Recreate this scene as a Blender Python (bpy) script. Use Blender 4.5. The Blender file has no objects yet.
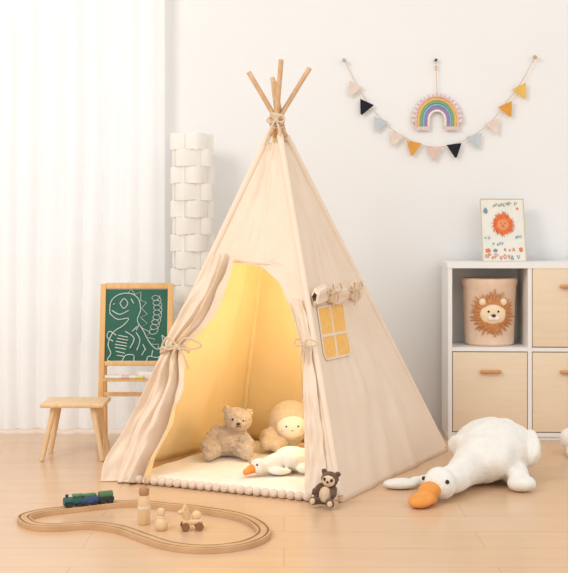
import bpy, math, random
from mathutils import Vector, Matrix, Euler, noise
random.seed(4)
scene=bpy.context.scene
FP=1150.0; HC=0.95; HY=229.0
def ray(px,py): return Vector(((px-284)/FP,1,-(py-HY)/FP))
CAM=Vector((0,0,HC))
def F(px,py,z=0.0):
    d=FP*(HC-z)/(py-HY); return Vector(((px-284)*d/FP,d,z))
def W(px,py,d): return CAM+ray(px,py)*d
def onplane(px,py,p,n):
    r=ray(px,py); t=(p-CAM).dot(n)/r.dot(n); return CAM+r*t
# ---------------- materials
def lin(c):
    o=[]
    for x in c[:3]:
        x=x/255.0
        o.append(x/12.92 if x<=0.04045 else ((x+0.055)/1.055)**2.4)
    return (*o,1)
MATS={}
def mat(name,col,col2=None,rough=0.8,nscale=20,stretch=(1,1,1),bump=0.0,bscale=200,sheen=0,metal=0,transl=0,spec=0.3,emit=0):
    if name in MATS: return MATS[name]
    m=bpy.data.materials.new(name); m.use_nodes=True; MATS[name]=m
    nt=m.node_tree; b=nt.nodes['Principled BSDF']; L=nt.links
    tc=nt.nodes.new('ShaderNodeTexCoord'); mp=nt.nodes.new('ShaderNodeMapping'); mp.inputs['Scale'].default_value=stretch
    L.new(tc.outputs['Object'],mp.inputs['Vector'])
    nz=nt.nodes.new('ShaderNodeTexNoise'); nz.inputs['Scale'].default_value=nscale; nz.inputs['Detail'].default_value=4
    L.new(mp.outputs[0],nz.inputs['Vector'])
    cr=nt.nodes.new('ShaderNodeValToRGB'); c2=col2 if col2 else tuple(x*0.95 for x in col)
    cr.color_ramp.elements[0].position=0.3; cr.color_ramp.elements[1].position=0.7
    cr.color_ramp.elements[0].color=lin(c2); cr.color_ramp.elements[1].color=lin(col)
    L.new(nz.outputs[0],cr.inputs[0]); L.new(cr.outputs[0],b.inputs['Base Color'])
    b.inputs['Roughness'].default_value=rough; b.inputs['Metallic'].default_value=metal
    b.inputs['Specular IOR Level'].default_value=spec
    if sheen: b.inputs['Sheen Weight'].default_value=sheen
    if bump:
        n2=nt.nodes.new('ShaderNodeTexNoise'); n2.inputs['Scale'].default_value=bscale; n2.inputs['Detail'].default_value=3
        L.new(tc.outputs['Object'],n2.inputs['Vector'])
        bp=nt.nodes.new('ShaderNodeBump'); bp.inputs['Strength'].default_value=bump; bp.inputs['Distance'].default_value=0.004
        L.new(n2.outputs[0],bp.inputs['Height']); L.new(bp.outputs[0],b.inputs['Normal'])
    if emit:
        L.new(cr.outputs[0],b.inputs['Emission Color']); b.inputs['Emission Strength'].default_value=emit
    if transl:
        t=nt.nodes.new('ShaderNodeBsdfTranslucent'); L.new(cr.outputs[0],t.inputs[0])
        mx=nt.nodes.new('ShaderNodeMixShader'); mx.inputs[0].default_value=transl
        out=nt.nodes['Material Output']
        L.new(b.outputs[0],mx.inputs[1]); L.new(t.outputs[0],mx.inputs[2]); L.new(mx.outputs[0],out.inputs[0])
    return m
canvas=lambda:mat('canvas',(240,220,199),(236,215,192),0.9,8,bump=0.25,bscale=500)
lining=lambda:mat('warm_lit_lining',(253,231,184),(251,226,174),0.9,8,bump=0.2,bscale=500)  # inner faces of the cloth, yellow interior light put into the colour
wood=lambda:mat('light_wood',(236,204,160),(224,188,142),0.5,6,(8,8,1),bump=0.05)
pole_wood=lambda:mat('pole_wood',(226,190,150),(206,165,122),0.5,10,(6,6,1))
easel_wood=lambda:mat('easel_wood',(234,190,130),(222,174,112),0.5,6,(8,8,1))
track_wood=lambda:mat('track_wood',(212,172,130),(196,154,112),0.5,12,bump=0.05)
groove_wood=lambda:mat('groove_wood',(186,146,106),(172,132,94),0.6,12)
cord=lambda:mat('cotton_cord',(228,204,174),(210,186,156),0.9,60,bump=0.4,bscale=300)
black=lambda:mat('black_plastic',(25,22,22),(18,16,16),0.3,10,spec=0.5)
white_lam=lambda:mat('white_laminate',(240,238,235),(236,234,231),0.5,5)
thread=lambda:mat('brown_thread',(90,60,45))
# ---------------- mesh builder
def frame(d):
    d=d.normalized(); up=Vector((0,0,1)) if abs(d.z)<0.95 else Vector((1,0,0))
    a=d.cross(up).normalized(); return a,a.cross(d).normalized()
class MB:
    def __init__(s): s.v=[]; s.f=[]; s.weld=0
    def add(s,vs,fs):
        n=len(s.v); s.v+=[Vector(v) for v in vs]; s.f+=[tuple(i+n for i in f) for f in fs]; return s
    def box(s,c,size,rot=None,bev=0.0):
        import bmesh
        bm=bmesh.new(); bmesh.ops.create_cube(bm,size=1)
        for v in bm.verts: v.co=Vector((v.co.x*size[0],v.co.y*size[1],v.co.z*size[2]))
        if bev: bmesh.ops.bevel(bm,geom=bm.edges[:],offset=bev,segments=3,affect='EDGES',profile=0.5)
        R=Euler(rot).to_matrix() if rot else Matrix.Identity(3)
        bm.verts.index_update()
        s.add([R@v.co+Vector(c) for v in bm.verts],[[v.index for v in f.verts] for f in bm.faces]); bm.free(); return s
    def cyl(s,p0,p1,r0,r1=None,seg=16):
        p0=Vector(p0);p1=Vector(p1); r1=r0 if r1 is None else r1
        a,b=frame(p1-p0); vs=[]
        for p,r in((p0,r0),(p1,r1)):
            for i in range(seg):
                t=2*math.pi*i/seg; vs.append(p+(a*math.cos(t)+b*math.sin(t))*r)
        fs=[(i,(i+1)%seg,seg+(i+1)%seg,seg+i) for i in range(seg)]
        fs+= [tuple(reversed(range(seg))),tuple(range(seg,2*seg))]
        return s.add(vs,fs)
    def ell(s,c,r,rot=None,seg=24,rings=14):
        if not hasattr(r,'__len__'): r=(r,r,r)
        R=Euler(rot).to_matrix() if rot else Matrix.Identity(3); c=Vector(c)
        vs=[c+R@Vector((0,0,r[2]))]
        for j in range(1,rings):
            ph=math.pi*j/rings
            for i in range(seg):
                t=2*math.pi*i/seg
                vs.append(c+R@Vector((r[0]*math.sin(ph)*math.cos(t),r[1]*math.sin(ph)*math.sin(t),r[2]*math.cos(ph))))
        vs.append(c-R@Vector((0,0,r[2]))); fs=[]
        for i in range(seg): fs.append((0,1+i,1+(i+1)%seg))
        for j in range(rings-2):
            for i in range(seg):
                a=1+j*seg; fs.append((a+i,a+seg+i,a+seg+(i+1)%seg,a+(i+1)%seg))
        a=1+(rings-2)*seg; l=len(vs)-1
        for i in range(seg): fs.append((a+i,l,a+(i+1)%seg))
        return s.add(vs,fs)
    def cap(s,p0,p1,r0,r1):
        return s.cyl(p0,p1,r0,r1,20).ell(p0,r0).ell(p1,r1)
    def tube(s,pts,r,seg=8,closed=False):
        pts=[Vector(p) for p in pts]; n=len(pts); vs=[]; pa=None
        for i,p in enumerate(pts):
            if closed: d=pts[(i+1)%n]-pts[i-1]
            else: d=pts[min(i+1,n-1)]-pts[max(i-1,0)]
            d.normalize()
            if pa is None: a,b=frame(d)
            else:
                a=(pa-d*pa.dot(d)).normalized(); b=a.cross(d).normalized()
            pa=a; rr=r[i] if hasattr(r,'__len__') else r
            for k in range(seg):
                t=2*math.pi*k/seg; vs.append(p+(a*math.cos(t)+b*math.sin(t))*rr)
        fs=[]
        m=n if closed else n-1
        for i in range(m):
            for k in range(seg):
                j=(i+1)%n; fs.append((i*seg+k,i*seg+(k+1)%seg,j*seg+(k+1)%seg,j*seg+k))
        if not closed: fs+=[tuple(reversed(range(seg))),tuple(range((n-1)*seg,n*seg))]
        return s.add(vs,fs)
    def lathe(s,prof,c=(0,0,0),seg=32):
        c=Vector(c); vs=[];n=len(prof)
        for r,z in prof:
            for i in range(seg):
                t=2*math.pi*i/seg; vs.append(c+Vector((r*math.cos(t),r*math.sin(t),z)))
        fs=[(j*seg+i,j*seg+(i+1)%seg,(j+1)*seg+(i+1)%seg,(j+1)*seg+i) for j in range(n-1) for i in range(seg)]
        return s.add(vs,fs)
    def plate(s,poly,th):
        th=Vector(th); n=len(poly); vs=[Vector(p) for p in poly]+[Vector(p)+th for p in poly]
        fs=[tuple(range(n)),tuple(reversed(range(n,2*n)))]+[(i,(i+1)%n,n+(i+1)%n,n+i) for i in range(n)]
        return s.add(vs,fs)
    def grid(s,rows):
        n=len(rows[0]); vs=[p for r in rows for p in r]
        return s.add(vs,[(j*n+i,j*n+i+1,(j+1)*n+i+1,(j+1)*n+i) for j in range(len(rows)-1) for i in range(n-1)])
    def mesh(s,name,smooth=True,off=Vector((0,0,0))):
        import bmesh
        me=bpy.data.meshes.new(name); me.from_pydata([tuple(v-off) for v in s.v],[],s.f)
        bm=bmesh.new(); bm.from_mesh(me)
        if s.weld: bmesh.ops.remove_doubles(bm,verts=bm.verts[:],dist=s.weld)
        bmesh.ops.recalc_face_normals(bm,faces=bm.faces[:]); bm.to_mesh(me); bm.free()
        if smooth:
            for p in me.polygons: p.use_smooth=True
            try: me.set_sharp_from_angle(angle=math.radians(40))
            except Exception: pass
        me.update(); return me
def reg(o,parent=None,label=None,category=None,group=None,kind=None):
    scene.collection.objects.link(o)
    if parent is not None: o.parent=parent
    if label: o['label']=label
    if category: o['category']=category
    if group: o['group']=group
    if kind: o['kind']=kind
    return o
def thing(name,loc,label,category,rot=0,group=None,scale=1,tilt=(0,0)):
    o=bpy.data.objects.new(name,None); o.empty_display_size=0.05; o.location=loc; o.rotation_euler=(tilt[0],tilt[1],rot); o.scale=(scale,)*3
    return reg(o,None,label,category,group)
def part(name,mb,m,parent,world=False,smooth=True,label=None,**k):
    off=Vector((0,0,0))
    if world:
        p=parent
        while p is not None: off+=p.location; p=p.parent
    o=bpy.data.objects.new(name,mb.mesh(name,smooth,off)); o.data.materials.append(m)
    return reg(o,parent,label,**k)
def solo(name,mb,m,loc,label,category,rot=0,smooth=True,group=None,world=False,kind=None):
    o=bpy.data.objects.new(name,mb.mesh(name,smooth,Vector(loc) if world else Vector((0,0,0)))); o.data.materials.append(m)
    o.location=loc; o.rotation_euler=(0,0,rot)
    return reg(o,None,label,category,group,kind)
def blob(name,mb,m,parent,voxel=0.005,smooth=8,label=None,fuzz=0.0,fs=40,loc=None,category=None):
    me=mb.mesh(name); t=bpy.data.objects.new('tmp',me); scene.collection.objects.link(t)
    r=t.modifiers.new('r','REMESH'); r.mode='VOXEL'; r.voxel_size=voxel
    q=t.modifiers.new('s','SMOOTH'); q.iterations=smooth; q.factor=0.5
    dg=bpy.context.evaluated_depsgraph_get(); dg.update()
    me2=bpy.data.meshes.new_from_object(t.evaluated_get(dg)); bpy.data.objects.remove(t)
    if fuzz:
        ns=[v.normal.copy() for v in me2.vertices]
        for v,n in zip(me2.vertices,ns): v.co+=n*fuzz*noise.noise(v.co*fs)
    for p in me2.polygons: p.use_smooth=True
    me2.name=name; me2.materials.clear(); me2.materials.append(m)
    o=bpy.data.objects.new(name,me2)
    if loc is not None: o.location=loc
    return reg(o,parent,label,category)
def cr(pts,n=8,closed=False):
    pts=[Vector(p) for p in pts]; out=[]; N=len(pts)
    rng=range(N) if closed else range(N-1)
    for i in rng:
        if closed: p0,p1,p2,p3=pts[i-1],pts[i],pts[(i+1)%N],pts[(i+2)%N]
        else: p0,p1,p2,p3=pts[max(i-1,0)],pts[i],pts[i+1],pts[min(i+2,N-1)]
        for k in range(n):
            t=k/n; out.append(0.5*((2*p1)+(p2-p0)*t+(2*p0-5*p1+4*p2-p3)*t*t+(-p0+3*p1-3*p2+p3)*t*t*t))
    if not closed: out.append(pts[-1])
    return out
# ---------------- room
WY=5.5
fm=mat('floor_vinyl',(220,184,148),(216,179,143),0.26,2.5,(1,6,1),spec=0.5)
nt=fm.node_tree; br=nt.nodes.new('ShaderNodeTexBrick'); tc=nt.nodes.new('ShaderNodeTexCoord')
nt.links.new(tc.outputs['Object'],br.inputs['Vector'])
br.inputs['Scale'].default_value=1; br.inputs['Brick Width'].default_value=1.2; br.inputs['Row Height'].default_value=0.19; br.inputs['Mortar Size'].default_value=0.0020
br.inputs['Color1'].default_value=(1,1,1,1); br.inputs['Color2'].default_value=(0.97,0.96,0.95,1); br.inputs['Mortar'].default_value=(0.87,0.83,0.80,1)
mx=nt.nodes.new('ShaderNodeMix'); mx.data_type='RGBA'; mx.blend_type='MULTIPLY'; mx.inputs[0].default_value=1
b=nt.nodes['Principled BSDF']; src=b.inputs['Base Color'].links[0].from_socket
nt.links.new(src,mx.inputs[6]); nt.links.new(br.outputs[0],mx.inputs[7]); nt.links.new(mx.outputs[2],b.inputs['Base Color'])
o=solo('floor',MB().box((0,3,-0.05),(6,6.4,0.1)),fm,(0,0,0),'light tan plank floor','floor',kind='structure',smooth=False)
wm=mat('wall_paint',(238,237,235),(236,235,233),0.9,3)
wb=MB()
wx0,wx1,wz1=-2.2,-0.60,2.35
wb.box(((wx1+3)/2,WY+0.05,1.3),(3-wx1,0.1,2.6)); wb.box(((wx0-3)/2,WY+0.05,1.3),(wx0+3,0.1,2.6))
wb.box(((wx0+wx1)/2,WY+0.05,(wz1+2.6)/2),(wx1-wx0,0.1,2.6-wz1))
solo('wall_back',wb,wm,(0,0,0),'plain off-white painted wall','wall',kind='structure',smooth=False)
wf=MB()
for x in(wx0+0.02,wx1-0.01): wf.box((x,WY+0.08,wz1/2),(0.02,0.03,wz1))
for z in(0.01,wz1-0.02): wf.box(((wx0+wx1)/2,WY+0.08,z),(wx1-wx0,0.03,0.02))
solo('window_1',wf,white_lam(),(0,0,0),'white framed floor-length window','window',kind='structure',smooth=False)
# curtain
cm=mat('sheer_curtain',(251,251,250),(248,248,247),0.9,4,transl=0.42)
rows=[]; X0,X1=-2.3,-0.56; N=700
for j in range(13):
    z=0.012+2.45*j/12; r=[]
    for i in range(N+1):
        x=X0+(X1-X0)*i/N
        ph=(X1-x)/0.092+0.55*noise.noise(Vector((x*3,z*0.3,1)))
        y=0.044*(0.75+0.5*noise.noise(Vector((x*6,z*0.3,8))))*(1-abs(math.cos(math.pi*ph))**1.1)+0.008*math.sin(ph*math.pi*0.7)+0.005*noise.noise(Vector((x*22,z*0.8,5)))
        r.append(Vector((x,5.39+y,z)))
    rows.append(r)
cu=thing('curtain',(-1.4,5.41,0),'floor-length white sheer pleated curtain over a window','curtain')
part('curtain_fabric',MB().grid(rows),cm,cu,world=True)
part('curtain_rail',MB().box((-1.43,5.42,2.48),(1.8,0.05,0.03)),white_lam(),cu,world=True,smooth=False)
# ---------------- teepee
A=F(103,478); B=F(342,503); C=F(448,451); D=Vector((-0.2,5.2,0))
O=Vector((-0.028,4.62,1.396))
TC=(A+B+C+D)/4
tp=thing('teepee_tent',TC,'cream canvas play teepee with tied-back door flap and wooden poles','tent')
def pl(P0,P1,u,v): return P0.lerp(P1,u).lerp(O,v)
def nrm(P0,P1):
    n=(P1-P0).cross(O-P0).normalized()
    if n.dot(P0-TC)<0: n=-n
    return n
def pp(P0,P1,n,u,v,sag,seed,wr=1.0):
    p=pl(P0,P1,u,v); e=math.sin(math.pi*min(max(u,0),1))
    w=noise.noise(Vector((u*4+seed,v*5,seed)))*0.018+noise.noise(Vector((u*11+seed,v*7-u*9,seed)))*0.010+noise.noise(Vector((u*9+v*6+seed,v*22,seed)))*0.003
    p=p+n*(-sag*e*math.sin(math.pi*min(1,v*0.9+0.05))+w*e*wr)
    p.z=max(p.z,0.001); return p
def panel(P0,P1,v0,v1,nv,nu,sag,seed):
    n=nrm(P0,P1)
    return MB().grid([[pp(P0,P1,n,i/nu,v0+(v1-v0)*j/nv,sag,seed) for i in range(nu+1)] for j in range(nv+1)])
def cloth(name,mb,label=None):
    me=mb.mesh(name,True,TC)
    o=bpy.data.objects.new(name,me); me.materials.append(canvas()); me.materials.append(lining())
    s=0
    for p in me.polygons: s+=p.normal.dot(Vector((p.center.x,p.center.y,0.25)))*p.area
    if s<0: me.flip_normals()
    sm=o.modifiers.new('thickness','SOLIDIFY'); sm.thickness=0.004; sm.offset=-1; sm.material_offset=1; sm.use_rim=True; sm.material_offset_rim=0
    return reg(o,tp,label)
VT=0.93
nF=nrm(A,B)
def uvof(px,py,P0,P1,n):
    q=onplane(px,py,P0,n); v=q.z/O.z; bp=(q-O*v)/(1-v); return (bp-P0).dot(P1-P0)/(P1-P0).length_squared,v
def uv(px,py): return uvof(px,py,A,B,nF)
edge=[(226,260),(246,261),(262,266),(278,281),(290,306),(299,336),(304,365),(307,400),(308,440),(308,470),(308,500)]
euv=sorted([uv(*p) for p in edge],key=lambda t:t[1])
def ur_(v):
    if v<=euv[0][1]: return euv[0][0]
    for a,b_ in zip(euv,euv[1:]):
        if a[1]<=v<=b_[1]:
            t=(v-a[1])/(b_[1]-a[1]); return a[0]+(b_[0]-a[0])*t
    return euv[-1][0]
vtop=euv[-1][1]; u0=euv[-1][0]
vlo=[0.004+(vtop-0.004)*i/70 for i in range(70)]; vhi=[vtop+(VT-vtop)*i/34 for i in range(35)]
fp=MB()
fp.grid([[pp(A,B,nF,(lambda a:a+(1-a)*i/24)(ur_(v) if v<vtop else u0),v,0.02,1.0) for i in range(25)] for v in vlo+vhi])
fp.grid([[pp(A,B,nF,u0*i/8,v,0.02,1.0) for i in range(9)] for v in vhi])
fp.weld=0.0004
cloth('front_panel',fp)
cloth('window_side_panel',panel(B,C,0.0,VT,70,60,0.006,3.0))
cloth('back_panel',panel(C,D,0.0,VT,40,30,0.02,5.0))
cloth('side_panel',panel(D,A,0.0,VT,40,30,0.01,7.0))
hem=[pp(A,B,nF,ur_(v),v,0.02,1.0)+nF*0.001 for v in [0.006+(vtop-0.006)*i/80 for i in range(81)]]
part('door_hem',MB().tube(hem,0.0028,6),canvas(),tp,world=True)
for P,dx,dy,k in((A,0.022,-0.012,1.145),(B,0.006,0.022,1.125),(C,-0.012,0.008,1.13),(D,-0.006,-0.018,1.155)):
    inn=(TC-P); inn.z=0; inn=inn.normalized()*0.012
    sl=MB().tube([P.lerp(O,t)+inn*(1-t)+Vector((0,0,0.003)) for t in(0.012,0.3,0.6,0.945)],[0.0130,0.0130,0.0130,0.0135],14)
    part('pole_sleeve',sl,lining() if P is D else canvas(),tp,world=True)
    off=Vector((dx,dy,0))
    pts=[P+inn+Vector((0,0,0.001)),P.lerp(O,0.5)+inn*0.5,P.lerp(O,0.93)]+[P.lerp(O,0.93+(k-0.93)*t)+off*1.6*(t**1.2) for t in(0.2,0.5,0.8,1.0)]
    part('pole',MB().tube(pts,0.0100,14),pole_wood(),tp,world=True)
nB=nrm(C,D); P5=C.lerp(D,0.5)+nB*0.035
part('pole',MB().cyl(P5+Vector((0,0,0.001)),O+(O-P5)*0.10+nB*0.018+Vector((0.012,0,0)),0.0095,0.0095,14),pole_wood(),tp,world=True)
tie=MB()
for k in range(7):
    z=O.z-0.035+k*0.0082; pts=[]; R_=0.029-0.0015*abs(k-3)
    for i in range(28):
        t=2*math.pi*i/28; pts.append(Vector((O.x+R_*math.cos(t),O.y+R_*math.sin(t),z+0.006*math.sin(t+k*0.8))))
    tie.tube(pts,0.0048,8,closed=True)
k0=O+Vector((-0.004,-0.036,-0.01)); tie.ell(k0,(0.011,0.008,0.010))
tie.tube(cr([k0,k0+Vector((0.02,-0.008,0.018)),k0+Vector((0.034,-0.004,0.0)),k0+Vector((0.02,-0.006,-0.012)),k0]),0.004,8)
tie.tube(cr([k0,k0+Vector((-0.02,-0.008,0.012)),k0+Vector((-0.036,-0.004,-0.004)),k0+Vector((-0.02,-0.006,-0.012)),k0]),0.004,8)
tie.tube(cr([k0,k0+Vector((-0.018,-0.014,-0.03)),k0+Vector((-0.035,-0.02,-0.075)),k0+Vector((-0.045,-0.022,-0.105))]),0.004,8)
tie.tube(cr([k0,k0+Vector((0.01,-0.016,-0.03)),k0+Vector((0.016,-0.022,-0.065))]),0.004,8)
part('rope_tie',tie,cord(),tp,world=True)
def drape(name,fr,nf,seed,base,amp0,spill,tiey,label,fill=0.02,nj=110,ni=140,pw_=0.75,tied=0.45,irr=1.0):
    y0,y1=fr[0][0],fr[-1][0]
    def inter(y):
        for k,(a,b_) in enumerate(zip(fr,fr[1:])):
            if a[0]<=y<=b_[0]:
                t=(y-a[0])/(b_[0]-a[0]); return a[1]+(b_[1]-a[1])*t,a[2]+(b_[2]-a[2])*t
        return fr[-1][1:]
    rows=[]
    for j in range(nj+1):
        y=y0+(y1-y0)*j/nj; l=sum(inter(min(max(y+d_,y0),y1))[0] for d_ in(-4,0,4))/3; r=sum(inter(min(max(y+d_,y0),y1))[1] for d_ in(-4,0,4))/3; row=[]
        tt=(y-y0)/(y1-y0); tiec=math.exp(-((y-tiey)/11)**2)
        for i in range(ni+1):
            s=i/ni; p=onplane(l+(r-l)*s,y,A,nF)
            w=s+0.15*irr*noise.noise(Vector((s*2.4,tt*3.4,seed)))+0.05*irr*noise.noise(Vector((s*6,tt*9,seed)))
            sh_=math.sin(2*math.pi*nf*w); sh_=math.copysign(abs(sh_)**pw_,sh_)
            amp=amp0*(0.7+0.8*tt)*(1-tied*tiec)*(0.85+1.2*noise.noise(Vector((s*3.5,tt*4.5,seed+3))))
            q_=base+amp*(sh_+0.3*math.sin(2*math.pi*nf*2.3*w+tt*6))+fill*math.sin(math.pi*s)*(0.5+0.6*math.exp(-((y-tiey)/26)**2)-0.5*tiec)+spill*max(0,tt-0.6)**1.5
            q_+=0.014*noise.noise(Vector((s*5,tt*12,seed+9)))*min(1,abs(tt-0.4)*4+0.3)
            p=p+nF*q_
            if p.z<0.006: p.z=0.006
            row.append(p)
        rows.append(row)
    return cloth(name,MB().grid(rows),label)
fr=[(257,214,238),(268,210,236),(282,203,232),(300,193,226),(316,184,218),(330,176,208),(342,170,195),(349,167,187),(353,167,185),(358,165,186),(370,158,188),(388,149,188),(405,141,184),(425,131,175),(450,119,164),(470,110,156),(485,105,151)]
drape('door_flap',fr,3.2,2.6,0.024,0.016,0.04,352,'canvas door flap gathered in folds and tied back',fill=0.024,pw_=0.9)
fr2=[(300,292,302),(320,298,308),(340,303,312),(350,305,312),(358,305,313),(380,304,317),(420,305,321),(460,306,326),(503,306,330)]
drape('door_flap',fr2,0.9,8.0,0.010,0.004,0.01,350,'narrow tied canvas door flap',fill=0.010,nj=50,ni=40,pw_=1)
ex=(B-A).normalized(); ez=Vector((0,0,1))
def bow(c,s,n,tail=1.0,ex=ex,th=1.0):
    m=MB(); m.ell(c,0.009*s)
    m.tube(cr([c,c+ex*0.04*s+ez*0.03*s+n*0.01,c+ex*0.095*s+ez*0.008*s,c+ex*0.045*s-ez*0.010*s+n*0.01,c],6),0.0040*s*th,7)
    m.tube(cr([c,c-ex*0.03*s+ez*0.03*s+n*0.01,c-ex*0.060*s+ez*0.002*s,c-ex*0.03*s-ez*0.012*s+n*0.01,c],6),0.0040*s*th,7)
    m.tube(cr([c,c+ex*0.03*s-ez*0.04*s*tail+n*0.01,c+ex*0.045*s-ez*0.10*s*tail],6),0.0037*s*th,7)
    m.tube(cr([c,c-ex*0.01*s-ez*0.04*s*tail+n*0.012,c-ex*0.005*s-ez*0.15*s*tail],6),0.0037*s*th,7)
    return m
tl=onplane(165,353,A,nF); tr=onplane(188,350,A,nF)
t=MB()
for dz in(-0.005,0.005):
    t.tube([p+ez*dz for p in cr([tl+nF*-0.01,tl+nF*0.033,tl.lerp(tr,0.5)+nF*0.058,tr+nF*0.038,tr-nF*0.01],6)],0.0055,8)
c0=tl.lerp(tr,0.85)+nF*0.060
m=bow(c0,1.1,nF,0.75); t.add(m.v,m.f)
part('flap_tie',t,cord(),tp,world=True)
c1=onplane(307,347,A,nF)+nF*0.034
part('flap_tie',bow(c1,0.62,nF,2.2,th=1.2),cord(),tp,world=True)
# window sewn on BC
nW=nrm(B,C)
def wq(px,py,o=0.012): return onplane(px,py,B,nW)+nW*o
def cq(px,py,o=0.003):
    u,v=uvof(px,py,B,C,nW); return pp(B,C,nW,u,v,0.006,3.0)+nW*o
tlp,trp,brp,blp=(317,308),(343,303),(352,354),(325,360)
def bil(a,b_):
    x=tlp[0]*(1-a)*(1-b_)+trp[0]*a*(1-b_)+brp[0]*a*b_+blp[0]*(1-a)*b_; y=tlp[1]*(1-a)*(1-b_)+trp[1]*a*(1-b_)+brp[1]*a*b_+blp[1]*(1-a)*b_; return x,y
def rc_(a,b_):
    if b_>0.8:
        k=(b_-0.8)/0.2; s=1-0.14*(1-math.sqrt(max(0,1-k*k))); a=0.5+(a-0.5)*s
    return a,b_
part('tent_window',MB().grid([[cq(*bil(*rc_(i/16,j/24)),0.0028) for i in range(17)] for j in range(25)]),mat('painted_glow_pane',(240,192,114),(234,180,100),0.8,60,emit=0.06),tp,world=True,label='net window in the tent side, yellow inside light painted on')  # opaque pane; light from inside the tent put into colour and emission
fm2=MB()
def ribbon(pts,wd):
    ps=[cq(*bil(*rc_(*p)),0.0045) for p in pts]; rows=[]
    for i,p in enumerate(ps):
        d=(ps[min(i+1,len(ps)-1)]-ps[max(i-1,0)]).normalized(); s_=nW.cross(d).normalized()*wd/2
        rows.append([p-s_-nW*0.0015,p-s_*0.6+nW*0.0008,p+s_*0.6+nW*0.0008,p+s_-nW*0.0015])
    fm2.grid(rows)
L_=[i/20 for i in range(21)]
ribbon([(0,t_) for t_ in L_],0.009); ribbon([(1,t_) for t_ in L_],0.009); ribbon([(t_,1) for t_ in L_],0.009); ribbon([(t_,0) for t_ in L_],0.009)
ribbon([(0.5,t_) for t_ in L_],0.012); ribbon([(t_,0.55) for t_ in L_],0.012)
part('window_frame',fm2,canvas(),tp,world=True)
# gathered flap: rolled cloth drooping between its two ties
rows=[]
for i in range(71):
    s=i/70; dr_=0.012*math.sin(math.pi*min(1,max(0,(s-0.28)/0.47)))+0.008*math.exp(-((s-0.0)/0.12)**2)+0.010*math.exp(-((s-1.0)/0.12)**2)
    c_=wq(309,297,0.024).lerp(wq(355,291,0.024),s)-Vector((0,0,dr_))
    R_=0.026+0.004*noise.noise(Vector((s*4,0,2)))-0.013*math.exp(-((s-0.28)/0.045)**2)-0.013*math.exp(-((s-0.75)/0.045)**2)
    if i in(0,70): R_*=0.5
    r=[]
    for k in range(41):
        t_=2*math.pi*(k%40)/40; rr_=R_*(1+0.10*math.sin(5*t_+s*3)+0.25*noise.noise(Vector((math.cos(t_)*2.2,math.sin(t_)*2.2,s*5))))
        r.append(c_+(nW*math.cos(t_)*0.75+ez*math.sin(t_)*1.25)*rr_)
    rows.append(r)
part('window_flap_roll',MB().grid(rows),canvas(),tp,world=True,label='loosely gathered canvas window flap')
ex2=(C-B).normalized()
for s in(0.28,0.75):
    tb=MB(); a=wq(309,297,0.048).lerp(wq(355,291,0.048),s); m=bow(a,0.8,nW,0.55,ex2); tb.add(m.v,m.f)
    c_=wq(309,297,0.024).lerp(wq(355,291,0.024),s); pts=[]
    for i in range(16):
        t_=2*math.pi*i/16; pts.append(c_+(nW*math.cos(t_)+ez*math.sin(t_))*0.017)
    tb.tube(pts,0.0035,6,closed=True)
    part('window_flap_tie',tb,cord(),tp,world=True)
# ---------------- mat in tent
Z0=0.028
qd=[A.lerp(B,0.1)+nF*0.02,A.lerp(B,0.93)+nF*0.02,C+Vector((-0.13,-0.02,0)),D+Vector((0.0,-0.12,0))]
mc=sum(qd,Vector())/4
ma=thing('play_mat',mc,'thick cream padded floor mat with scalloped pompom edging inside the teepee','mat')
rows=[]
for j in range(41):
    r=[]
    for i in range(41):
        u=i/40; v=j/40; p=qd[0].lerp(qd[1],u).lerp(qd[3].lerp(qd[2],u),v)
        e=min(u,1-u,v,1-v); z=Z0*min(1,(e/0.04))**0.5 if e>0 else 0.0
        quil=0.004*abs(math.sin((u+v)*math.pi*5))*abs(math.sin((u-v)*math.pi*5))
        r.append(Vector((p.x,p.y,max(0.002,z-0.003+quil*(1 if e>0 else 0)))))
    rows.append(r)
part('mat_body',MB().grid(rows),mat('mat_plush',(246,238,228),(240,231,219),0.95,30,bump=0.6,bscale=150,sheen=0.3),ma,world=True)
pm=MB(); fe=qd[0],qd[1]; rg=random.Random(2)
for i in range(25):
    p=fe[0].lerp(fe[1],(i+0.5)/25)+nF*0.010; k_=rg.uniform(0.93,1.05); pm.ell((p.x,p.y,0.0165),(0.0175*k_,0.017*k_,0.0158),seg=16,rings=10)
po=part('pompom_trim',pm,mat('pompom',(240,222,202),(226,204,182),0.95,90,bump=1.0,bscale=200),ma,world=True,kind='stuff')
for v in po.data.vertices: v.co+=v.normal*0.0015*noise.noise(v.co*260)
# ---------------- plush toys
def eyes(parent,pts,r,m=None):
    for p in pts: part('eye',MB().ell(p,r,seg=12,rings=8),m or black(),parent)
Z1=Z0+0.004
loc=W(230,452,4.66); loc.z=Z1
tb_=thing('teddy_bear',loc,'sitting grey-beige fluffy teddy bear on the play mat','teddy bear',rot=math.radians(6))
m=MB(); m.ell((-0.016,0,0.060),(0.072,0.060,0.061)); m.ell((0.030,-0.024,0.150),(0.057,0.05,0.046),rot=(0,0.3,0))
m.ell((-0.012,-0.008,0.188),(0.018,0.012,0.017)); m.ell((0.076,-0.008,0.174),(0.018,0.012,0.017))
m.ell((0.028,-0.066,0.137),(0.028,0.024,0.022))
m.cap((-0.055,-0.01,0.100),(-0.100,-0.045,0.048),0.027,0.024); m.cap((0.035,-0.01,0.098),(0.074,-0.05,0.052),0.027,0.024)
m.cap((-0.05,-0.02,0.032),(-0.084,-0.085,0.029),0.031,0.027); m.cap((0.03,-0.02,0.032),(0.058,-0.09,0.029),0.031,0.027)
m.ell((-0.088,-0.105,0.034),(0.027,0.017,0.032)); m.ell((0.062,-0.11,0.034),(0.027,0.017,0.032))
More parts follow.
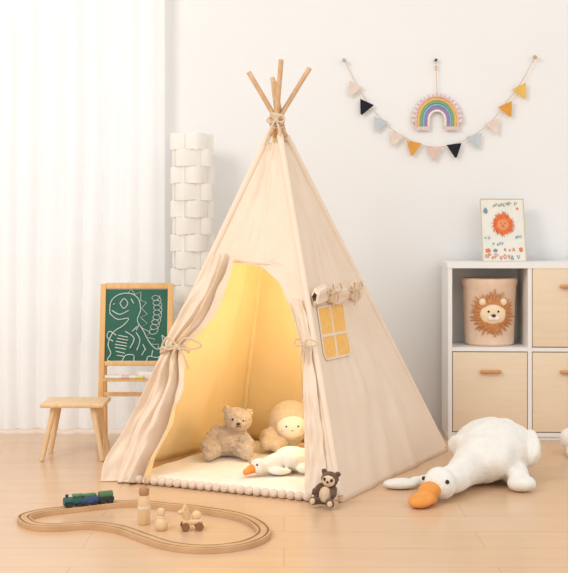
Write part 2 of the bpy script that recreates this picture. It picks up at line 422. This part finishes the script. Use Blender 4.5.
blob('bear_body',m,mat('bear_fur',(214,194,172),(192,170,146),0.95,50,bump=1.0,bscale=130,sheen=0.4),tb_,0.004,3,fuzz=0.006,fs=120)
eyes(tb_,[(0.006,-0.071,0.158),(0.048,-0.071,0.151)],0.0048)
part('nose',MB().ell((0.028,-0.092,0.143),(0.009,0.006,0.006),seg=12,rings=8),thread(),tb_)
part('mouth',MB().tube([(0.018,-0.091,0.130),(0.028,-0.093,0.134),(0.038,-0.091,0.129)],0.0018,6),thread(),tb_)
# doll
dl=thing('plush_doll',Vector((0.026,4.80,Z1)),'plush doll with smooth round beige hood and pale face','plush doll',rot=math.radians(4))
m=MB(); m.ell((0.0,0,0.114),(0.092,0.08,0.090)); m.ell((-0.088,-0.03,0.048),(0.044,0.05,0.046)); m.cap((-0.09,-0.04,0.05),(-0.105,-0.08,0.035),0.028,0.026)
m.ell((-0.02,0.01,0.045),(0.07,0.05,0.043)); m.cap((-0.03,-0.03,0.04),(-0.065,-0.085,0.03),0.025,0.026)
blob('doll_body',m,mat('doll_fleece',(216,194,166),(202,178,148),0.95,90,bump=0.6,bscale=220,sheen=0.3),dl,0.004,5)
part('face',MB().ell((0.002,-0.050,0.106),(0.062,0.037,0.054),seg=40,rings=24),mat('doll_skin',(246,232,216),(244,228,210),0.9,20),dl)
part('hood_edge',MB().tube([(0.002+0.0625*math.cos(2*math.pi*i/40),-0.055,0.106+0.0555*math.sin(2*math.pi*i/40)) for i in range(40)],0.0065,10,closed=True),mat('hood_trim',(206,182,152),(190,164,134),0.95,90,bump=0.8,bscale=220),dl)
eyes(dl,[(-0.022,-0.0825,0.108),(0.026,-0.0825,0.108)],0.0045)
part('mouth',MB().tube(cr([(-0.004,-0.0855,0.092),(0.002,-0.086,0.090),(0.008,-0.0855,0.092)],4),0.0014,6),thread(),dl)
for x in(-0.036,0.040): part('cheek',MB().ell((x,-0.0755,0.092),(0.010,0.005,0.007),seg=12,rings=8),mat('cheek_pink',(242,208,190)),dl)
gw=lambda:mat('goose_plush',(240,236,227),(232,227,217),0.95,30,bump=0.7,bscale=120,sheen=0.3)
gb=lambda:mat('orange_plush',(236,160,84),(226,146,70),0.9,30,bump=0.4,bscale=200)
sg=thing('goose_plush',Vector((0.0,4.34,Z1)),'small white goose plush with orange beak lying on the play mat','goose plush',rot=math.radians(6))
m=MB(); m.ell((0.03,0.03,0.046),(0.066,0.075,0.046)); m.cap((-0.025,-0.0,0.040),(-0.085,-0.03,0.030),0.036,0.026); m.ell((-0.10,-0.035,0.032),(0.033,0.029,0.030))
m.ell((0.075,0.08,0.055),(0.03,0.03,0.02)); m.ell((-0.02,-0.05,0.015),(0.045,0.02,0.014)); m.ell((0.07,-0.03,0.02),(0.03,0.035,0.019))
blob('goose_body',m,gw(),sg,0.004,8,fuzz=0.002,fs=30)
part('beak',MB().cap((-0.122,-0.045,0.026),(-0.148,-0.058,0.016),0.018,0.012),gb(),sg)
eyes(sg,[(-0.107,-0.063,0.043),(-0.129,-0.026,0.043)],0.004)
bg=thing('goose_plush',Vector((0.785,4.36,0.0)),'large white goose plush with orange beak lying on the floor','goose plush')
m=MB(); m.ell((0.02,0.06,0.114),(0.150,0.2,0.108)); m.ell((-0.03,-0.06,0.094),(0.120,0.13,0.088))
m.cap((-0.09,-0.12,0.082),(-0.2,-0.29,0.056),0.072,0.048); m.ell((-0.24,-0.335,0.060),(0.058,0.064,0.058),rot=(0,0,0.6))
m.ell((0.09,0.24,0.15),(0.06,0.07,0.045)); m.cap((0.07,-0.06,0.05),(0.07,-0.17,0.04),0.055,0.038); m.ell((0.075,-0.2,0.03),(0.05,0.045,0.028))
m.cap((-0.14,-0.05,0.03),(-0.3,-0.13,0.022),0.03,0.02); m.ell((-0.36,-0.15,0.018),(0.065,0.04,0.017))
m.ell((0.145,0.02,0.11),(0.034,0.13,0.07),rot=(0,0.3,0)); m.ell((-0.10,0.02,0.115),(0.034,0.12,0.05),rot=(0,-0.5,0.3))
blob('goose_body',m,gw(),bg,0.006,5,fuzz=0.008,fs=14)
m=MB(); m.ell((-0.282,-0.385,0.046),(0.040,0.045,0.030),rot=(0.2,0,-0.65)); m.ell((-0.315,-0.43,0.024),(0.045,0.055,0.022),rot=(0.15,0,-0.65)); m.ell((-0.30,-0.41,0.018),(0.04,0.05,0.016),rot=(0,0,-0.65))
blob('beak',m,gb(),bg,0.005,5,label='orange plush beak')
eyes(bg,[(-0.222,-0.396,0.078),(-0.296,-0.337,0.078)],0.0075)
rc=thing('badger_plush',Vector((0.138,3.935,0.004)),'small brown and cream badger plush leaning on the teepee corner','plush toy',rot=math.radians(-16),scale=0.95,tilt=(-0.08,0.14))
m=MB(); m.ell((0,0,0.042),(0.032,0.028,0.04)); m.ell((0.006,-0.004,0.097),(0.032,0.028,0.028)); m.ell((-0.02,0.0,0.120),0.010); m.ell((0.032,0,0.120),0.010)
m.cap((-0.024,-0.008,0.066),(-0.036,-0.030,0.045),0.012,0.011); m.cap((0.026,-0.008,0.066),(0.034,-0.032,0.05),0.012,0.011)
m.cap((-0.018,-0.012,0.018),(-0.034,-0.042,0.0165),0.015,0.014); m.cap((0.018,-0.012,0.018),(0.03,-0.044,0.0185),0.015,0.014)
blob('badger_body',m,mat('dark_fur',(118,86,64),(84,60,46),0.95,80,bump=1.0,bscale=160,sheen=0.3),rc,0.003,3,fuzz=0.003,fs=150)
bf=mat('beige_fur',(232,208,178),(218,190,158),0.95,60,bump=0.8,bscale=200)
part('face',MB().ell((0.006,-0.022,0.093),(0.024,0.014,0.021)),bf,rc); part('belly',MB().ell((0,-0.02,0.042),(0.023,0.014,0.029)),bf,rc)
for x in(-0.007,0.019): part('eye_patch',MB().ell((x,-0.034,0.098),(0.005,0.004,0.007),rot=(0,0.4 if x>0 else -0.4,0),seg=12,rings=8),mat('dark_patch',(64,46,38)),rc)
part('nose',MB().ell((0.006,-0.038,0.09),(0.005,0.004,0.004),seg=12,rings=8),black(),rc)
for x,z in((-0.034,0.0165),(0.03,0.0185)): part('foot_pad',MB().ell((x,-0.054,z),(0.010,0.007,0.011),seg=12,rings=8),bf,rc)
m=MB(); m.ell((0.02,0,0.055),(0.075,0.06,0.055)); m.ell((-0.02,-0.03,0.075),(0.045,0.04,0.042)); m.cap((0.0,0.0,0.1),(0.05,0.02,0.12),0.018,0.014); m.cap((-0.02,-0.04,0.02),(-0.03,-0.08,0.018),0.02,0.017)
blob('rabbit_plush',m,gw(),None,0.005,6,'white rabbit plush toy lying on the floor',loc=Vector((1.22,4.85,0)),category='plush toy')
# ---------------- train track
tpx=[(24,521),(38,516),(60,513),(86,510),(112,507),(138,506),(168,509),(205,513),(245,521),(264,535),(247,547),(208,552),(172,549),(146,541),(120,532),(90,528),(55,530),(32,528)]
path=cr([F(*p) for p in tpx],8,True)
TH=0.017
prof=[(-.022,0.0005),(-.022,TH-.001),(-.021,TH),(-.0165,TH),(-.0155,TH-.005),(-.0105,TH-.005),(-.0095,TH),(.0095,TH),(.0105,TH-.005),(.0155,TH-.005),(.0165,TH),(.021,TH),(.022,TH-.001),(.022,0.0005)]
n=len(path); k=len(prof); vs=[]
for i in range(n):
    d=(path[(i+1)%n]-path[i-1]).normalized(); s_=Vector((d.y,-d.x,0))
    for u,z in prof: vs.append(path[i]+s_*u+Vector((0,0,z)))
fs=[]; mi=[]
for i in range(n):
    for j in range(k):
        fs.append((i*k+j,((i+1)%n)*k+j,((i+1)%n)*k+(j+1)%k,i*k+(j+1)%k)); mi.append(1 if j in(3,4,5,7,8,9) else 0)
tc_=sum(path,Vector())/n; tc_.z=0
tk=solo('toy_train_track',MB().add(vs,fs),track_wood(),tc_,'curved wooden toy train track loop on the floor','toy train track',world=True,smooth=False)
tk.data.materials.append(groove_wood())
for p_,m_ in zip(tk.data.polygons,mi): p_.material_index=m_
def near(px,py):
    q=F(px,py); i=min(range(n),key=lambda i:(path[i]-q).length); d=(path[(i+1)%n]-path[i-1]); p=path[i].copy(); p.z=TH-0.005-0.0115+0.0008; return p,math.atan2(d.y,d.x)
teal=mat('teal_paint',(54,108,104),(44,92,90),0.5,20); navy=mat('blue_paint',(70,92,142),(58,78,124),0.5,20); grn=mat('green_paint',(88,128,88),(74,112,76),0.5,20); dk=mat('dark_paint',(60,62,64),(48,50,52),0.5,20)
def wheels(p,xs):
    for x in xs:
        for y in(-0.013,0.013): part('wheel',MB().cyl((x,y-0.002,0.0205),(x,y+0.002,0.0205),0.009,seg=18),dk,p)
g='toy train cars on the track'; SC=1.02
p,a=near(71,511)
o=thing('toy_locomotive',p,'teal toy locomotive with chimney on the wooden track','toy train',rot=a+math.pi,group=g,scale=SC); wheels(o,(-0.02,0.015))
part('chassis',MB().box((0,0,0.0245),(0.06,0.022,0.007),bev=0.001).cap((-0.03,0,0.0245),(-0.034,0,0.0245),0.003,0.003),dk,o); part('boiler',MB().cyl((-0.005,0,0.036),(0.03,0,0.036),0.0118),teal,o)
part('cabin',MB().box((-0.017,0,0.038),(0.028,0.025,0.022),bev=0.002),teal,o,smooth=False); part('chimney',MB().cyl((0.02,0,0.044),(0.02,0,0.056),0.004,0.006),dk,o)
part('roof',MB().box((-0.017,0,0.051),(0.034,0.029,0.005),bev=0.0015),grn,o,smooth=False)
p,a=near(89,509); o=thing('toy_train_wagon',p,'blue toy train wagon with green load','toy train',rot=a+math.pi,group=g,scale=SC); wheels(o,(-0.016,0.016))
part('wagon_body',MB().box((0,0,0.033),(0.056,0.027,0.021),bev=0.002).cap((-0.029,0,0.0245),(-0.031,0,0.0245),0.003,0.003),navy,o); part('load',MB().box((0,0,0.047),(0.046,0.022,0.011),bev=0.004),grn,o)
p,a=near(107,508); o=thing('toy_train_wagon',p,'dark toy train wagon with round green tank','toy train',rot=a+math.pi,group=g,scale=SC); wheels(o,(-0.014,0.014))
part('wagon_body',MB().box((0,0,0.029),(0.054,0.025,0.013),bev=0.002),dk,o,smooth=False); part('load',MB().cyl((-0.023,0,0.043),(0.023,0,0.043),0.0120),grn,o)
# wooden figures
o=thing('wooden_figure',F(144,524),'tall bottle-shaped wooden figure with brown cap','wooden toy')
part('figure_body',MB().lathe([(0,0.0005),(0.018,0.0005),(0.020,0.004),(0.020,0.06),(0.0195,0.075),(0.016,0.086),(0.014,0.095),(0,0.096)]),wood(),o)
part('cap',MB().lathe([(0,0.094),(0.0155,0.094),(0.0165,0.098),(0.0165,0.112),(0.013,0.118),(0,0.119)]),mat('tan_cap',(186,140,98),(170,124,84),0.5,20),o)
part('band',MB().lathe([(0.0203,0.05),(0.0208,0.051),(0.0208,0.058),(0.0203,0.059)]),mat('cream_paint',(240,225,200)),o)
o=thing('wooden_figure',F(161,530),'small pear-shaped wooden peg figure','wooden toy')
part('figure_body',MB().lathe([(0,0.0005),(0.016,0.0005),(0.021,0.008),(0.021,0.02),(0.015,0.034),(0.009,0.041),(0.012,0.047),(0.0145,0.056),(0.011,0.066),(0,0.071)]),wood(),o)
part('collar',MB().lathe([(0.0095,0.038),(0.0125,0.040),(0.0125,0.043),(0.0095,0.045)]),mat('cream_paint',(240,225,200)),o)
o=thing('wooden_toy_car',F(192,530),'small wooden pull-along animal on wheels','wooden toy',rot=0.2)
m=MB(); m.box((0,0,0.026),(0.06,0.024,0.018),bev=0.006); m.cap((-0.016,0,0.035),(-0.022,0,0.06),0.011,0.013); m.ell((0.014,0,0.045),(0.016,0.012,0.016))
m.ell((-0.022,0.011,0.073),(0.005,0.004,0.009)); m.ell((-0.022,-0.011,0.073),(0.005,0.004,0.009)); m.ell((-0.036,0,0.058),(0.009,0.008,0.007))
part('toy_body',m,wood(),o)
for x in(-0.022,0.022):
    for y in(-0.017,0.017): part('wheel',MB().cyl((x,y-0.004,0.0135),(x,y+0.004,0.0135),0.013,seg=20),mat('walnut',(150,104,68)),o)
# ---------------- stool
st=thing('wooden_stool',Vector((-0.866,4.79,0)),'small light wooden stool beside the chalkboard easel','stool')
part('seat',MB().box((0,0,0.228),(0.262,0.20,0.018),bev=0.006),wood(),st)
for sx in(-1,1):
    for sy in(-1,1): part('leg',MB().cyl((sx*0.080,sy*0.06,0.220),(sx*0.124,sy*0.087,0.002),0.0125,0.0095),wood(),st)
# ---------------- easel
ea=thing('chalkboard_easel',Vector((-0.648,4.97,0)),'wooden easel with green chalkboard and chalk drawing','easel')
def ey(z): return 0.11*z/0.715
def eb(x0,x1,z0,z1,th=0.018,dy=0,m=None):
    m=m or MB(); zc=(z0+z1)/2; ang=-math.atan2(0.11,0.715)
    return m.box(((x0+x1)/2,ey(zc)+dy,zc),(x1-x0,th,(z1-z0)),rot=(ang,0,0),bev=0.002)
for x in(-0.148,0.148): part('leg',eb(x-0.012,x+0.012,0.003,0.712,0.022),easel_wood(),ea)
for a,b_ in((0.686,0.712),(0.352,0.372),(0.222,0.24)): part('frame_rail',eb(-0.136,0.136,a,b_),easel_wood(),ea)
for x in(-0.148,0.148):
    part('rear_leg',MB().cyl((x,0.125,0.66),(x,0.165,0.002),0.009,0.009),easel_wood(),ea)
cbm=mat('chalkboard_green',(58,110,94),(50,100,84),0.8,6)
bd=part('chalkboard',eb(-0.136,0.136,0.372,0.686,0.008),cbm,ea)
tr_=MB(); tr_.box((0,-0.012,0.30),(0.26,0.06,0.008)); tr_.box((0,-0.04,0.302),(0.26,0.006,0.008)); tr_.box((0,0.016,0.308),(0.26,0.006,0.020))
part('chalk_tray',tr_,easel_wood(),ea,smooth=False)
ccs=((240,236,230),(240,236,230),(236,200,190),(240,236,230),(240,226,160),(190,206,220))
for i,x in enumerate((-0.105,-0.07,-0.035,0.0,0.025,0.11)):
    part('chalk',MB().cyl((x-0.017,-0.026,0.3125),(x+0.017,-0.020,0.3125),0.0085,seg=12),mat('chalk_%d'%i,ccs[i]),ea)
part('eraser',MB().box((0.06,-0.006,0.319),(0.08,0.024,0.030),bev=0.003),white_lam(),ea)
def bp_(x,z):
    X=(x-136)/230; Z=0.95-(z-229)/232; return (X,ey(Z)-0.0062,Z)
strokes=[
 [(109,315),(110,303),(118,296),(130,295),(138,301),(140,312),(137,322),(143,332),(149,343),(157,351),(163,346),(162,337)],
 [(109,315),(117,321),(128,320),(123,327),(113,334),(108,346),(111,355),(108,362),(121,363),(126,357),(134,357),(135,363),(146,363),(149,358),(159,359),(165,350),(165,340),(162,337)],
 [(116,337),(109,333),(107,339),(113,343)],[(125,333),(134,340),(130,350)],
 [(119,305),(123,300),(127,305),(123,310),(119,305)],[(111,312),(119,316),(128,312)],[(112,306),(114,305)],
 [(116,343),(127,345)],[(115,346),(127,348)],[(115,349),(126,351)],[(118,337),(128,339)],[(117,340),(128,342)],[(116,353),(125,355)],[(117,357),(124,358)],
 [(142,357),(146,350)],[(152,358),(153,352)],[(137,328),(132,333)],[(136,334),(140,342),(137,352)],[(130,300),(133,305)],[(143,346),(146,352)],[(139,326),(136,332)]]
zig=[(127,295),(130,290),(134,296),(140,293),(140,302),(146,304),(141,310),(147,316),(140,319),(147,325),(141,329),(150,334),(146,339),(155,341),(152,346),(159,346),(158,351)]
cur=[]
for i in range(90):
    tt=i/89; th_=i*0.55; cur.append((155+2.5*math.sin(tt*4)+4.2*math.cos(th_),297+38*tt+3.6*math.sin(th_)))
dr=MB()
for s_ in strokes: dr.tube(cr([bp_(*p) for p in s_],5),0.0023,6)
dr.tube([bp_(*p) for p in zig],0.0018,6); dr.tube(cr([bp_(*p) for p in cur],3),0.0014,5)
part('chalk_drawing',dr,mat('chalk_line',(216,224,218),(184,198,192),0.9,60),bd,kind='stuff')
# ---------------- lamp
lp=thing('floor_lamp',Vector((-0.421,5.275,0)),'tall cylindrical floor lamp with woven white strip shade','floor lamp')
part('base',MB().lathe([(0,0.001),(0.09,0.001),(0.095,0.01),(0.09,0.02),(0,0.02)]),white_lam(),lp)
part('pole',MB().cyl((0,0,0.02),(0,0,1.36),0.01),white_lam(),lp)
sh=MB(); nb=17; bh=1.31/nb
for b2 in range(nb):
    z0=0.08+b2*bh; rows=[]
    for j in range(7):
        z=z0+bh*0.94*j/6; r=[]
        for i in range(121):
            t_=2*math.pi*i/120; w=math.sin(4*t_+0.4+(math.pi if b2%2 else 0))
            R=0.090+0.010*w+0.001*math.sin(math.pi*j/6)
            r.append(Vector((R*math.cos(t_),R*math.sin(t_),z+0.004*(j/6-0.5)*w)))
        rows.append(r)
    sh.grid(rows)
for i in range(8):
    t_=2*math.pi*(i+0.5)/8
    sh.box((0.088*math.cos(t_),0.088*math.sin(t_),0.73),(0.003,0.014,1.3),rot=(0,0,t_))
part('lamp_shade',sh,mat('lamp_strip',(250,247,241),(245,241,234),0.7,8,transl=0.3,emit=0.05),lp,label='woven white strip lamp shade')
# ---------------- cabinet
cb=thing('storage_cabinet',Vector((0.738,5.17,0)),'white cube storage cabinet with wooden-handled beige fronts','cabinet',rot=math.radians(-2.0))
T=0.018; CW=0.338; RH=0.364; DP=0.285; WT=T*3+CW*2; HT=0.8
m=MB()
for x in(0,T+CW,2*(T+CW)): m.box((x+T/2,DP/2,HT/2),(T,DP,HT-0.004))
for z in(0.018,0.018+T+RH): m.box((WT/2,DP/2+0.001,z+T/2),(WT-0.002,DP-0.004,T))
m.box((WT/2,DP/2-0.002,HT-0.013),(WT+0.008,DP+0.004,0.026)); m.box((WT/2,DP-0.004,HT/2),(WT-0.004,0.006,HT-0.04)); m.box((WT/2,0.02,0.009),(WT-0.01,0.015,0.017))
part('cabinet_body',m,white_lam(),cb,smooth=False)
fmat=mat('beige_front',(236,216,188),(231,210,181),0.6,6,(1,1,10))
def front(name,ci,ri):
    x=T+ci*(T+CW)+CW/2; z=0.018+T+ri*(T+RH)+RH/2; h=RH-0.008
    d=part(name,MB().box((x,0.006,z),(CW-0.006,0.016,h),bev=0.002),fmat,cb)
    hz=z+h/2-0.085
    part('handle',MB().cap((x-0.04,-0.018,hz),(x+0.04,-0.018,hz),0.0085,0.0085).cyl((x-0.03,-0.018,hz),(x-0.03,0,hz),0.005).cyl((x+0.03,-0.018,hz),(x+0.03,0,hz),0.005),mat('handle_wood',(214,160,108),(200,144,92),0.5,20),d,label='round wooden handle')
front('drawer',0,0); front('drawer',1,0); front('door',1,1)
# basket
R=Matrix.Rotation(math.radians(-2),4,'Z')
bl=Vector((0.738,5.17,0))+R@Vector((T+CW/2+0.017,0.145,0.018+T+RH+T))
bk=thing('lion_basket',bl+Vector((0,0,0.0005)),'peach felt storage basket with lion face in the open cubby','basket',rot=math.radians(-2))
def brad(z): return 0.112+0.010*z/0.27
part('basket_body',MB().lathe([(0,0.0),(0.104,0.0),(0.112,0.008),(0.122,0.27),(0.129,0.285),(0.127,0.303),(0.117,0.307),(0.113,0.292),(0.105,0.02),(0,0.015)],seg=48),mat('peach_felt',(238,210,186),(230,200,174),0.95,30,bump=0.5,bscale=200),bk)
ms=mat('mane_felt',(214,156,104),(198,134,84),0.95,60,bump=0.8,bscale=160); ff=mat('lion_face_felt',(246,222,190),(240,214,180),0.95,30,bump=0.3)
cz=0.150
def bw(x,z,o=0.004):
    r_=brad(z)+o; x=max(-r_*0.97,min(r_*0.97,x)); return Vector((x,-math.sqrt(r_*r_-x*x),z))
m=MB(); rg=random.Random(7)
for ringi,(ra,rb_,off) in enumerate(((0.05,0.104,0.005),(0.045,0.086,0.009))):
    nn=34
    for i in range(nn):
        t_=2*math.pi*(i+0.5*ringi)/nn+rg.uniform(-.05,.05); rb2=rb_*rg.uniform(0.88,1.08)
        pts=[bw(r_*math.cos(t_),cz+r_*math.sin(t_),off) for r_ in(ra,(ra+rb2)/2,rb2)]
        m.tube(pts,[0.007,0.0062,0.002],8)
part('mane',m,ms,bk)
part('face',MB().ell((0,-0.118,cz-0.002),(0.058,0.020,0.053)),ff,bk)
for x in(-0.046,0.046): part('ear',MB().ell((x,-0.121,cz+0.052),(0.017,0.012,0.017)),ff,bk)
part('muzzle',MB().ell((0.011,-0.137,cz-0.02),(0.015,0.007,0.012)).ell((-0.011,-0.137,cz-0.02),(0.015,0.007,0.012)),mat('cream_felt',(250,240,224)),bk)
part('nose',MB().ell((0,-0.143,cz-0.008),(0.010,0.005,0.007)),thread(),bk); eyes(bk,[(-0.022,-0.136,cz+0.010),(0.022,-0.136,cz+0.010)],0.005)
# picture
PX,PD=(504-284)/216.0,5.31
pc=thing('animal_poster',Vector((PX,PD,0.8005)),'cream board with orange lion painting standing on the cabinet','picture',rot=math.radians(-2))
pm_=lambda x,z,o=0: Vector((x,z*0.30-o,z))
pw=0.100; ph=0.29
part('board',MB().plate([pm_(-pw,0.0),pm_(pw,0.0),pm_(pw,ph),pm_(-pw,ph)],(0,0.008,0)),mat('poster_board',(236,230,216),(222,222,212),0.7,11),pc,smooth=False)
fr_=MB()
for a_,c_ in(((-pw,0),(pw,0)),((pw,0),(pw,ph)),((pw,ph),(-pw,ph)),((-pw,ph),(-pw,0))): fr_.tube([pm_(*a_,0.001),pm_(*c_,0.001)],0.0025,6)
part('frame_edge',fr_,mat('pale_wood_edge',(214,196,170)),pc)
def disc(m,x,z,rx,rz,o,nn=28,wob=0,fq=5):
    m.plate([pm_(x+(rx*(1+wob*math.sin(i*fq)))*math.cos(2*math.pi*i/nn),z+(rz*(1+wob*math.sin(i*fq)))*math.sin(2*math.pi*i/nn),o) for i in range(nn)],(0,-0.001,0)); return m
om=mat('orange_print',(234,132,80),(216,104,60),0.8,50); rnd=random.Random(3)
lpm=disc(MB(),0.0,0.172,0.044,0.048,0.001,60,0.05,2.6)
for q_ in range(70):
    t_=rnd.uniform(0,2*math.pi); a_=rnd.uniform(0.030,0.046); b2=a_+rnd.uniform(0.006,0.014)
    lpm.tube([pm_(a_*math.cos(t_),0.172+a_*math.sin(t_)*1.08,0.003),pm_(b2*math.cos(t_+0.12),0.172+b2*math.sin(t_+0.12)*1.08,0.003)],0.0014,5)
part('lion_print',lpm,om,pc,smooth=False,kind='stuff')
part('lion_face_print',disc(MB(),0.0,0.170,0.026,0.026,0.0025,24,0.04),mat('lion_skin_print',(238,150,98)),pc,smooth=False)
def letters(m,x0,x1,z,h,th=0.0009,o=0.002,arc=0.0):
    x=x0
    while x<x1:
        hh=h*rnd.uniform(0.7,1.25); w=hh*0.6; kd=rnd.randrange(5); z_=z+rnd.uniform(-.25,.25)*h-arc*((x-(x0+x1)/2)**2)
        if kd==0: pts=[(x,z_),(x,z_+hh),(x+w,z_+hh*0.7),(x,z_+hh*0.45)]
        elif kd==1: pts=[(x+w,z_+hh*0.8),(x+w*0.3,z_+hh),(x,z_+hh*0.5),(x+w*0.3,z_),(x+w,z_+hh*0.2)]
        elif kd==2: pts=[(x,z_+hh),(x+w*0.5,z_),(x+w,z_+hh)]
        elif kd==3: pts=[(x,z_),(x+w*0.5,z_+hh),(x+w,z_),(x+w*0.25,z_+hh*0.4)]
        else: pts=[(x+w*0.5,z_),(x,z_+hh*0.5),(x+w*0.5,z_+hh),(x+w,z_+hh*0.5),(x+w*0.5,z_)]
        m.tube(cr([pm_(*p,o) for p in pts],3),th,5); x+=w*rnd.choice((1.5,1.6,2.6))
ink=mat('ink',(140,128,120))
m=MB()
for x in(-0.010,0.010): disc(m,x,0.177,0.003,0.004,0.004,10)
m.tube(cr([pm_(-0.006,0.162,0.004),pm_(0,0.159,0.004),pm_(0.006,0.162,0.004)],4),0.0014,5); disc(m,0,0.168,0.004,0.003,0.004,10); part('lion_features_print',m,ink,pc,smooth=False,kind='stuff')
m=MB(); letters(m,-0.040,0.065,0.258,0.016,0.0010,arc=1.5)
part('print_lettering',m,ink,pc,smooth=False,kind='stuff')
m=MB(); disc(m,-0.074,0.050,0.012,0.010,0.001,20,0.1); disc(m,0.078,0.054,0.009,0.011,0.001,20,0.1); disc(m,0.07,0.245,0.006,0.006,0.001,14,0.1)
letters(m,-0.088,0.02,0.012,0.020,0.0014,arc=-1.0); letters(m,0.0,0.05,0.046,0.014,0.0012); part('lower_print',m,om,pc,smooth=False,kind='stuff')
m=MB(); letters(m,0.03,0.085,0.012,0.018,0.0013); letters(m,-0.05,-0.01,0.075,0.013,0.0011); letters(m,-0.085,-0.055,0.10,0.012); letters(m,0.055,0.085,0.105,0.012); disc(m,-0.078,0.235,0.010,0.014,0.001,16,0.12); disc(m,-0.04,0.050,0.010,0.008,0.001,16,0.1)
part('blue_print',m,mat('blue_print',(124,152,164)),pc,smooth=False,kind='stuff')
# ---------------- bunting
SD=WY-0.02
bpnt=[(345,62),(356,84),(367,102),(381,119),(397,133),(414,142),(434,147),(454,144),(474,135),(492,121),(505,104),(519,86),(535,58)]
bu=thing('bunting',W(435,147,SD),'string of small felt triangle flags hung across the wall','bunting')
sp=cr([W(x,y,SD) for x,y in bpnt],6)
part('string',MB().tube(sp,0.0022,6),cord(),bu,world=True)
cols={'b':(232,214,200),'k':(34,34,44),'g':(196,204,210),'o':(226,160,72),'p':(226,196,184),'y':(236,190,100)}
seq='bkgbopkgboy'
for i,c_ in enumerate(seq):
    x,y=bpnt[i+1]; x0,y0=bpnt[i]; x2,y2=bpnt[i+2]; ang=math.atan2(-(y2-y0),(x2-x0))*0.45
    p=W(x,y,SD-0.003); ux=Vector((math.cos(ang),0,math.sin(ang))); uz=Vector((-math.sin(ang),0,math.cos(ang)))
    w=0.036; h=0.066
    m=MB().plate([p-ux*w,p+ux*w,p+ux*0.004-uz*h,p-ux*0.004-uz*h],(0,-0.004,0))
    part('flag',m,mat('felt_'+c_,cols[c_],None,0.95,40,bump=0.4),bu,world=True,smooth=False)
for (x,y),c_ in(((344,60),(190,186,182)),((535,57),(210,170,120))):
    part('hook',MB().cyl(W(x,y,SD+0.019),W(x,y,SD-0.02),0.007).ell(W(x,y,SD-0.022),0.009),mat('hook_%d'%x,c_,None,0.5),bu,world=True)
# rainbow
rb=thing('rainbow_wall_hanging',W(437,120,SD),'woven rope rainbow wall hanging with fringe and pompom edge','wall hanging')
ac=[((238,196,192),0.100),((242,200,112),0.088),((136,184,142),0.076),((150,184,206),0.064),((172,140,190),0.052),((246,238,226),0.040)]
for i,(c_,r_) in enumerate(ac):
    pts=[(r_,0,-0.03),(r_,0,-0.015)]+[(r_*math.cos(math.pi*k_/24),0,r_*1.12*math.sin(math.pi*k_/24)) for k_ in range(25)]+[(-r_,0,-0.015),(-r_,0,-0.03)]
    part('rainbow_arch',MB().tube(pts,0.0066,10),mat('rope_arc%d'%i,c_,tuple(x*0.93 for x in c_),0.95,120,bump=0.6,bscale=300),rb)
m=MB()
for k_ in range(18):
    t_=math.pi*k_/17; m.ell((0.112*math.cos(t_),0,0.124*math.sin(t_)-0.005),0.0115,seg=12,rings=8)
part('pompom_edge',m,mat('pink_pom',(240,222,218),(228,204,200),0.95,60,bump=0.8),rb)
for s_ in(-1,1):
    m=MB()
    for i,(c_,r_) in enumerate(ac):
        for q_ in(-1,0,1): m.cyl((s_*r_+q_*0.004,0,-0.028),(s_*r_+q_*0.005,0,-0.050),0.0028,0.0018,6)
    part('fringe',m,mat('pink_pom',(240,222,218)),rb,kind='stuff')
m=MB(); top=W(436,60,SD)-W(437,120,SD)
m.tube([top,(0,0,0.115)],0.0022,6); m.ell(top+Vector((0,0,-0.03)),0.007); m.ell(top+Vector((0,0,-0.045)),0.006)
part('hanging_cord',m,cord(),rb); part('hook',MB().cyl(top+Vector((0,0.018,0)),top+Vector((0,-0.01,0)),0.006),black(),rb)
# ---------------- lights
def area(name,loc,tgt,size,e,col=(1,1,1)):
    l=bpy.data.lights.new(name,'AREA'); l.size=size; l.energy=e; l.color=col
    o=bpy.data.objects.new(name,l); o.location=loc; o.rotation_euler=(Vector(tgt)-Vector(loc)).to_track_quat('-Z','Y').to_euler(); scene.collection.objects.link(o)
area('key_light',(-2.2,1.8,3.0),(0.2,4.6,0.4),1.4,64,(1,0.975,0.945))
area('fill_light',(2.2,1.0,2.6),(0.4,4.6,0.5),2.4,24,(1,0.975,0.95))
area('window_daylight',(-1.5,7.2,1.6),(-1.5,5.5,1.2),2.6,13,(0.99,0.995,1.0))
def pt(loc,e,r,c):
    l=bpy.data.lights.new('tent_inner_light','POINT'); l.energy=e; l.color=c; l.shadow_soft_size=r
    o=bpy.data.objects.new('tent_inner_light',l); o.location=loc; scene.collection.objects.link(o)
pt((0.06,4.50,0.70),1.0,0.05,(1,0.86,0.62))
pt((0.130,4.42,0.40),2.2,0.03,(1,0.86,0.63))  # second light, added unseen to lift the tent's dark lower corners
w=bpy.data.worlds.new('World'); scene.world=w; w.use_nodes=True
w.node_tree.nodes['Background'].inputs[0].default_value=(1.0,0.993,0.98,1); w.node_tree.nodes['Background'].inputs[1].default_value=0.88
cam=bpy.data.cameras.new('camera'); co=bpy.data.objects.new('camera',cam); scene.collection.objects.link(co)
co.location=CAM; co.rotation_euler=(math.pi/2,0,0); cam.sensor_fit='HORIZONTAL'; cam.sensor_width=36; cam.lens=FP/568*36
cam.shift_y=-(286.5-HY)/568; cam.clip_start=0.05; scene.camera=co
scene.view_settings.view_transform='Standard'
